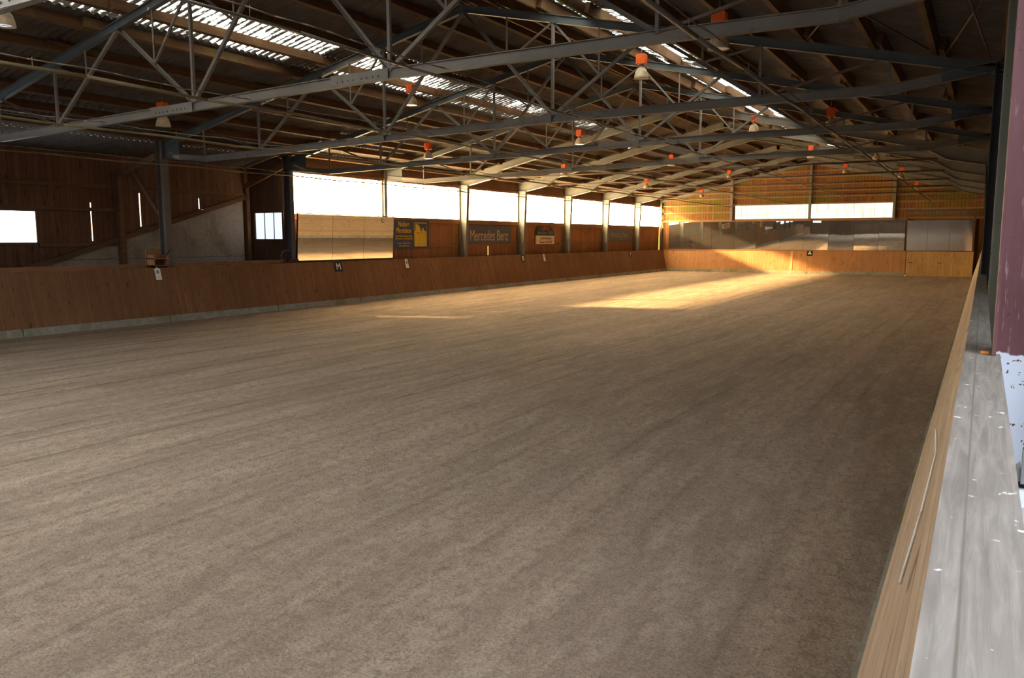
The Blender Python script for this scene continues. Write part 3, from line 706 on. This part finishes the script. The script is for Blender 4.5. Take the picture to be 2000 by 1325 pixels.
text('Mercedes Benz', .46, DIMTX, t, (.004,32.65,2.47), RL_, .95)
t = thing('advertising_sign', 'dark arched sign with red letters above a cream panel on the left wall', 'sign', (SX, 22.7, 2.4))
ys_, ye_ = 21.75, 23.65
MB().prism([(-.03,ys_,2.39),(-.03,ye_,2.39),(-.03,ye_-.03,2.62),(-.03,ye_-.25,2.80),(-.03,ye_-.52,2.90),(-.03,ys_+.52,2.90),(-.03,ys_+.25,2.80),(-.03,ys_+.03,2.62)], (.07,0,0)).build('arched_board', plain('dark_olive_board', (.05,.045,.035), .7), t)
MB().box((-.03,ys_-.02,1.96),(.05,ye_+.02,2.385)).build('cream_panel', CREAM, t)
text('UFW', .32, REDP, t, (.044,22.72,2.74), RL_, 1.25); text('electronic 2000', .24, BLUEP, t, (.044,22.7,2.52), RL_, 1.05)
text('Leuchtreklamen', .20, BROWNT, t, (.054,22.7,2.26), RL_, 1.0); text('Naumburg Tel 0371 9028', .135, BROWNT, t, (.054,22.7,2.05), RL_, 1.0)
MB().box((.05,ys_+.12,2.145),(.055,ye_-.1,2.165)).build('red_line', REDP, t)

# ------------------------------------------------------------------ lamps
def lamp(x, y, z, label, proto=[None]):
    if proto[0] is not None:
        o = dup(proto[0], (x,y,z), label)
        PLOC[o.name] = (x,y,z); MB().tube([(x,y,z+.58),(x,y,zr(x)+.03)], .006, 5).build('cable', CABLE, o)
        return o
    t = thing('bell_lamp', label, 'lamp', (x,y,z), 'hanging bell lamps'); proto[0] = t
    P = lambda dx, dy, dz: (x+dx, y+dy, z+dz)
    hs = MB().box(P(-.085,-.075,.30),P(.085,.075,.52))
    for k in range(5):
        q = -.075 + .0375*k; hs.box(P(q-.008,-.088,.31),P(q+.008,.088,.51)).box(P(-.1,q-.006,.31),P(.1,q+.006,.51))
    h = hs.build('gear_housing', ORANGE, t)
    MB().lathe([(.05,.30),(.045,.24),(.055,.22)], (x,y,z)).build('neck', STEELP, t)
    MB().lathe([(.055,.235),(.085,.215),(.12,.165),(.145,.09),(.157,.03),(.16,0),(.15,0),(.14,.05),(.11,.15),(.05,.21)], (x,y,z), 24).build('reflector', SHADE, t)
    MB().lathe([(.0,.012),(.08,.004),(.148,.012)], (x,y,z), 24).build('lens', LENS, t)
    MB().tube([P(0,0,.52),P(0,0,.60)], .012, 6).build('hook', RODM, t)
    return t
rows = [('left outer row', 3.68, 4.85, (-2.5,7.5,17.5,27.5,37.5)), ('left inner row', 6.80, 5.62, (-7.5,2.5,12.5,22.5,32.5)),
        ('right inner row', 13.03, 5.68, (2.5,12.5,22.5,32.5)), ('right outer row', 16.17, 4.97, (-2.5,7.5,17.5,27.5,37.5))]
onames = ['nearest', 'second nearest', 'third nearest', 'fourth nearest', 'farthest']
zfix = {(3.68,-2.5):4.73,(6.80,-7.5):5.40,(3.68,17.5):4.93,(3.68,27.5):4.93}
first = []
for rn, x, z, ys_l in rows:
    for i, y in enumerate(ys_l):
        nm = 'farthest' if i == len(ys_l)-1 else onames[i]
        o = lamp(x, y, zfix.get((x,y), z), 'bell lamp with orange top hanging %s in the %s' % (nm, rn)); first.append((o, x, y, zfix.get((x,y), z)))
o, x, y, z = first[0]; MB().tube([(x,y,z+.58),(x,y,zr(x)+.03)], .006, 5).build('cable', CABLE, o)
# ------------------------------------------------------------------ long pipes with cobwebbed cables
def line(x, z, ya, yb_, label, pm=PIPE, r=.022):
    t = thing('sprinkler_pipe', label, 'pipe', (x, 10, z), 'long pipes under the trusses')
    n = 30; MB().tube([(x,ya+(yb_-ya)*i/n,z-.03*abs(math.sin(i*.5*PI))) for i in range(n+1)], r, 6).build('pipe', pm, t)
    pts = []; N = 150
    for i in range(N+1):
        y = ya + (yb_-ya)*i/N; pts.append((x+.02+random.uniform(-.008,.008), y, z+.11-.03*math.sin(PI*((y+40) % 2.5)/2.5)+random.uniform(-.01,.01)))
    MB().tube(pts, .009, 4).build('cable', CABLE, t)
    y = ya + 6.; h = MB().tube([(x,y,z-.02),(x,y,z+.12)], .005, 4).build('hanger', CABLE, t); y0 = y; y += 2.5
    while y < yb_:
        c_ = h.copy(); COL.objects.link(c_); c_.parent = t; c_.location = (0, y-y0, 0); y += 2.5
line(16.87, 4.42, -19.5, 39.5, 'long dusty pipe with cable, the one right of the ridge', STEEL, .028)
line(13.1, 4.47, -19.5, 39.0, 'long pipe with cable under the trusses, second from the right', STEEL, .018)
line(9.2, 4.39, -19.5, 39.0, 'long mossy pipe with cobwebbed cable, third from the right', PIPE, .024)
line(5.4, 4.28, -19.5, 39.0, 'long mossy pipe with cobwebbed cable, fourth from the right', PIPE, .024)
line(1.2, 4.16, -19.5, 39.0, 'long mossy pipe with cable, nearest the left wall', PIPE, .02)
# wind braces in the right slope
for i, (p_, q_, l) in enumerate((((19.25,-5,5.05),(19.6,.1,4.95),'steep thin rod'), ((19.75,-5,4.95),(19.0,.1,5.1),'crossing thin rod'),
                                ((18.6,-5,5.2),(16.9,.1,5.55),'upper thin rod'), ((17.0,-5,5.55),(18.8,.1,5.15),'upper crossing thin rod'))):
    o = MB().tube([p_, q_], .013, 6).build('wind_brace', RODM); tag(o, 'rusty wind brace, %s under the right roof slope near the camera' % l, 'brace', 'wind braces')
# wooden box and hoop on the left rail
t = thing('wooden_box', 'small brown wooden box with a scalloped back on the left kickboard', 'box', (.2, -.3, 1.46))
zb0 = 1.5
MB().box((.02,-.5,zb0),(.34,-.47,zb0+.30)).build('side_panel', TIMBL, t); MB().box((.02,-.08,zb0),(.34,-.05,zb0+.30)).build('side_panel', TIMBL, t)
back = [(.0,-.52,zb0)]
for k in range(3):
    cy = -.44 + .16*k
    for j in range(7):
        q = PI - PI*j/6; back.append((.0, cy + .08*math.cos(q), zb0+.38+(.03 if k == 1 else 0)+.08*math.sin(q)))
back.append((.0,-.04,zb0))
MB().prism(back, (.025,0,0)).build('scalloped_back', TIMBL, t)
MB().box((.02,-.5,zb0+.19),(.36,-.05,zb0+.215)).box((.02,-.5,zb0),(.34,-.05,zb0+.02)).build('shelf', TIMBL, t)
MB().box((.02,-.46,zb0-.44),(.1,-.1,zb0)).build('bracket', TIMBW, t)
tag(MB().tube([(.33,-.42,1.50),(.30,-.16,1.72),(.25,.1,1.95)], .012, 6).build('riding_stick', BLACK), 'dark stick leaning across the small wooden box', 'stick')
t = thing('hose_hoop', 'dim hoop of hose by the left end of the wall mirror', 'hose', (.2, 4.45, 1.46))
MB().tube([(.18, 4.5+.27*math.cos(q*PI/12), 1.66+.21*math.sin(q*PI/12)) for q in range(4, 21)], .012, 6).build('hoop', CABLE, t)
MB().lathe([(.0,0),(.05,0),(.06,.02),(.06,.1),(.03,.12),(0,.12)], (.25,4.72,1.47), 12).build('nozzle', BLACK, t)
tag(MB().box((.12,4.42,1.47),(.3,4.93,1.53)).prism([(.12,4.5,1.53),(.3,4.5,1.53),(.3,4.88,1.53),(.12,4.88,1.53)], (0,0,.06)).build('red_cloth', plain('dark_red_cloth', (.10,.02,.02), .9)), 'dark red folded cloth beside the hoop at the mirror corner', 'cloth')

# ------------------------------------------------------------------ light
w = bpy.data.worlds.new('daylight'); S.world = w; w.use_nodes = True; nt = w.node_tree
bg = nt.nodes['Background']; bg.inputs[0].default_value = (.80,.90,1.,1); bg.inputs[1].default_value = 1.6
sd = bpy.data.lights.new('sun', 'SUN'); sd.energy = 100.; sd.angle = math.radians(3.6); sd.color = (1,.66,.27)
so = bpy.data.objects.new('sun', sd); COL.objects.link(so)
so.rotation_euler = Vector((1, .42, -.392)).to_track_quat('-Z', 'Y').to_euler()
so.location = (-20, -5, 15)

# ------------------------------------------------------------------ camera
cd = bpy.data.cameras.new('camera'); cd.sensor_width = 36.; cd.sensor_fit = 'HORIZONTAL'; cd.lens = 1572.71/2000*36; cd.clip_start = .05; cd.clip_end = 500
co = bpy.data.objects.new('camera', cd); COL.objects.link(co)
yaw, pit, rol = math.radians(30.1774), math.radians(-7.113), math.radians(-.0393)
fw = Vector((-math.sin(yaw)*math.cos(pit), math.cos(yaw)*math.cos(pit), math.sin(pit)))
r0 = Vector((math.cos(yaw), math.sin(yaw), 0)); u0 = r0.cross(fw)
r1 = r0*math.cos(rol) + u0*math.sin(rol); u1 = -r0*math.sin(rol) + u0*math.cos(rol)
co.matrix_world = Matrix(((r1.x,u1.x,-fw.x,19.6798),(r1.y,u1.y,-fw.y,-14.5269),(r1.z,u1.z,-fw.z,2.2381),(0,0,0,1)))
S.camera = co
S.view_settings.view_transform = 'Standard'; S.view_settings.look = 'None'; S.view_settings.exposure = 1.15; S.view_settings.gamma = 1.; S.view_settings.use_curve_mapping = False
S.cycles.use_denoising = True
S.cycles.max_bounces = 8; S.cycles.diffuse_bounces = 4; S.cycles.sample_clamp_indirect = 6.
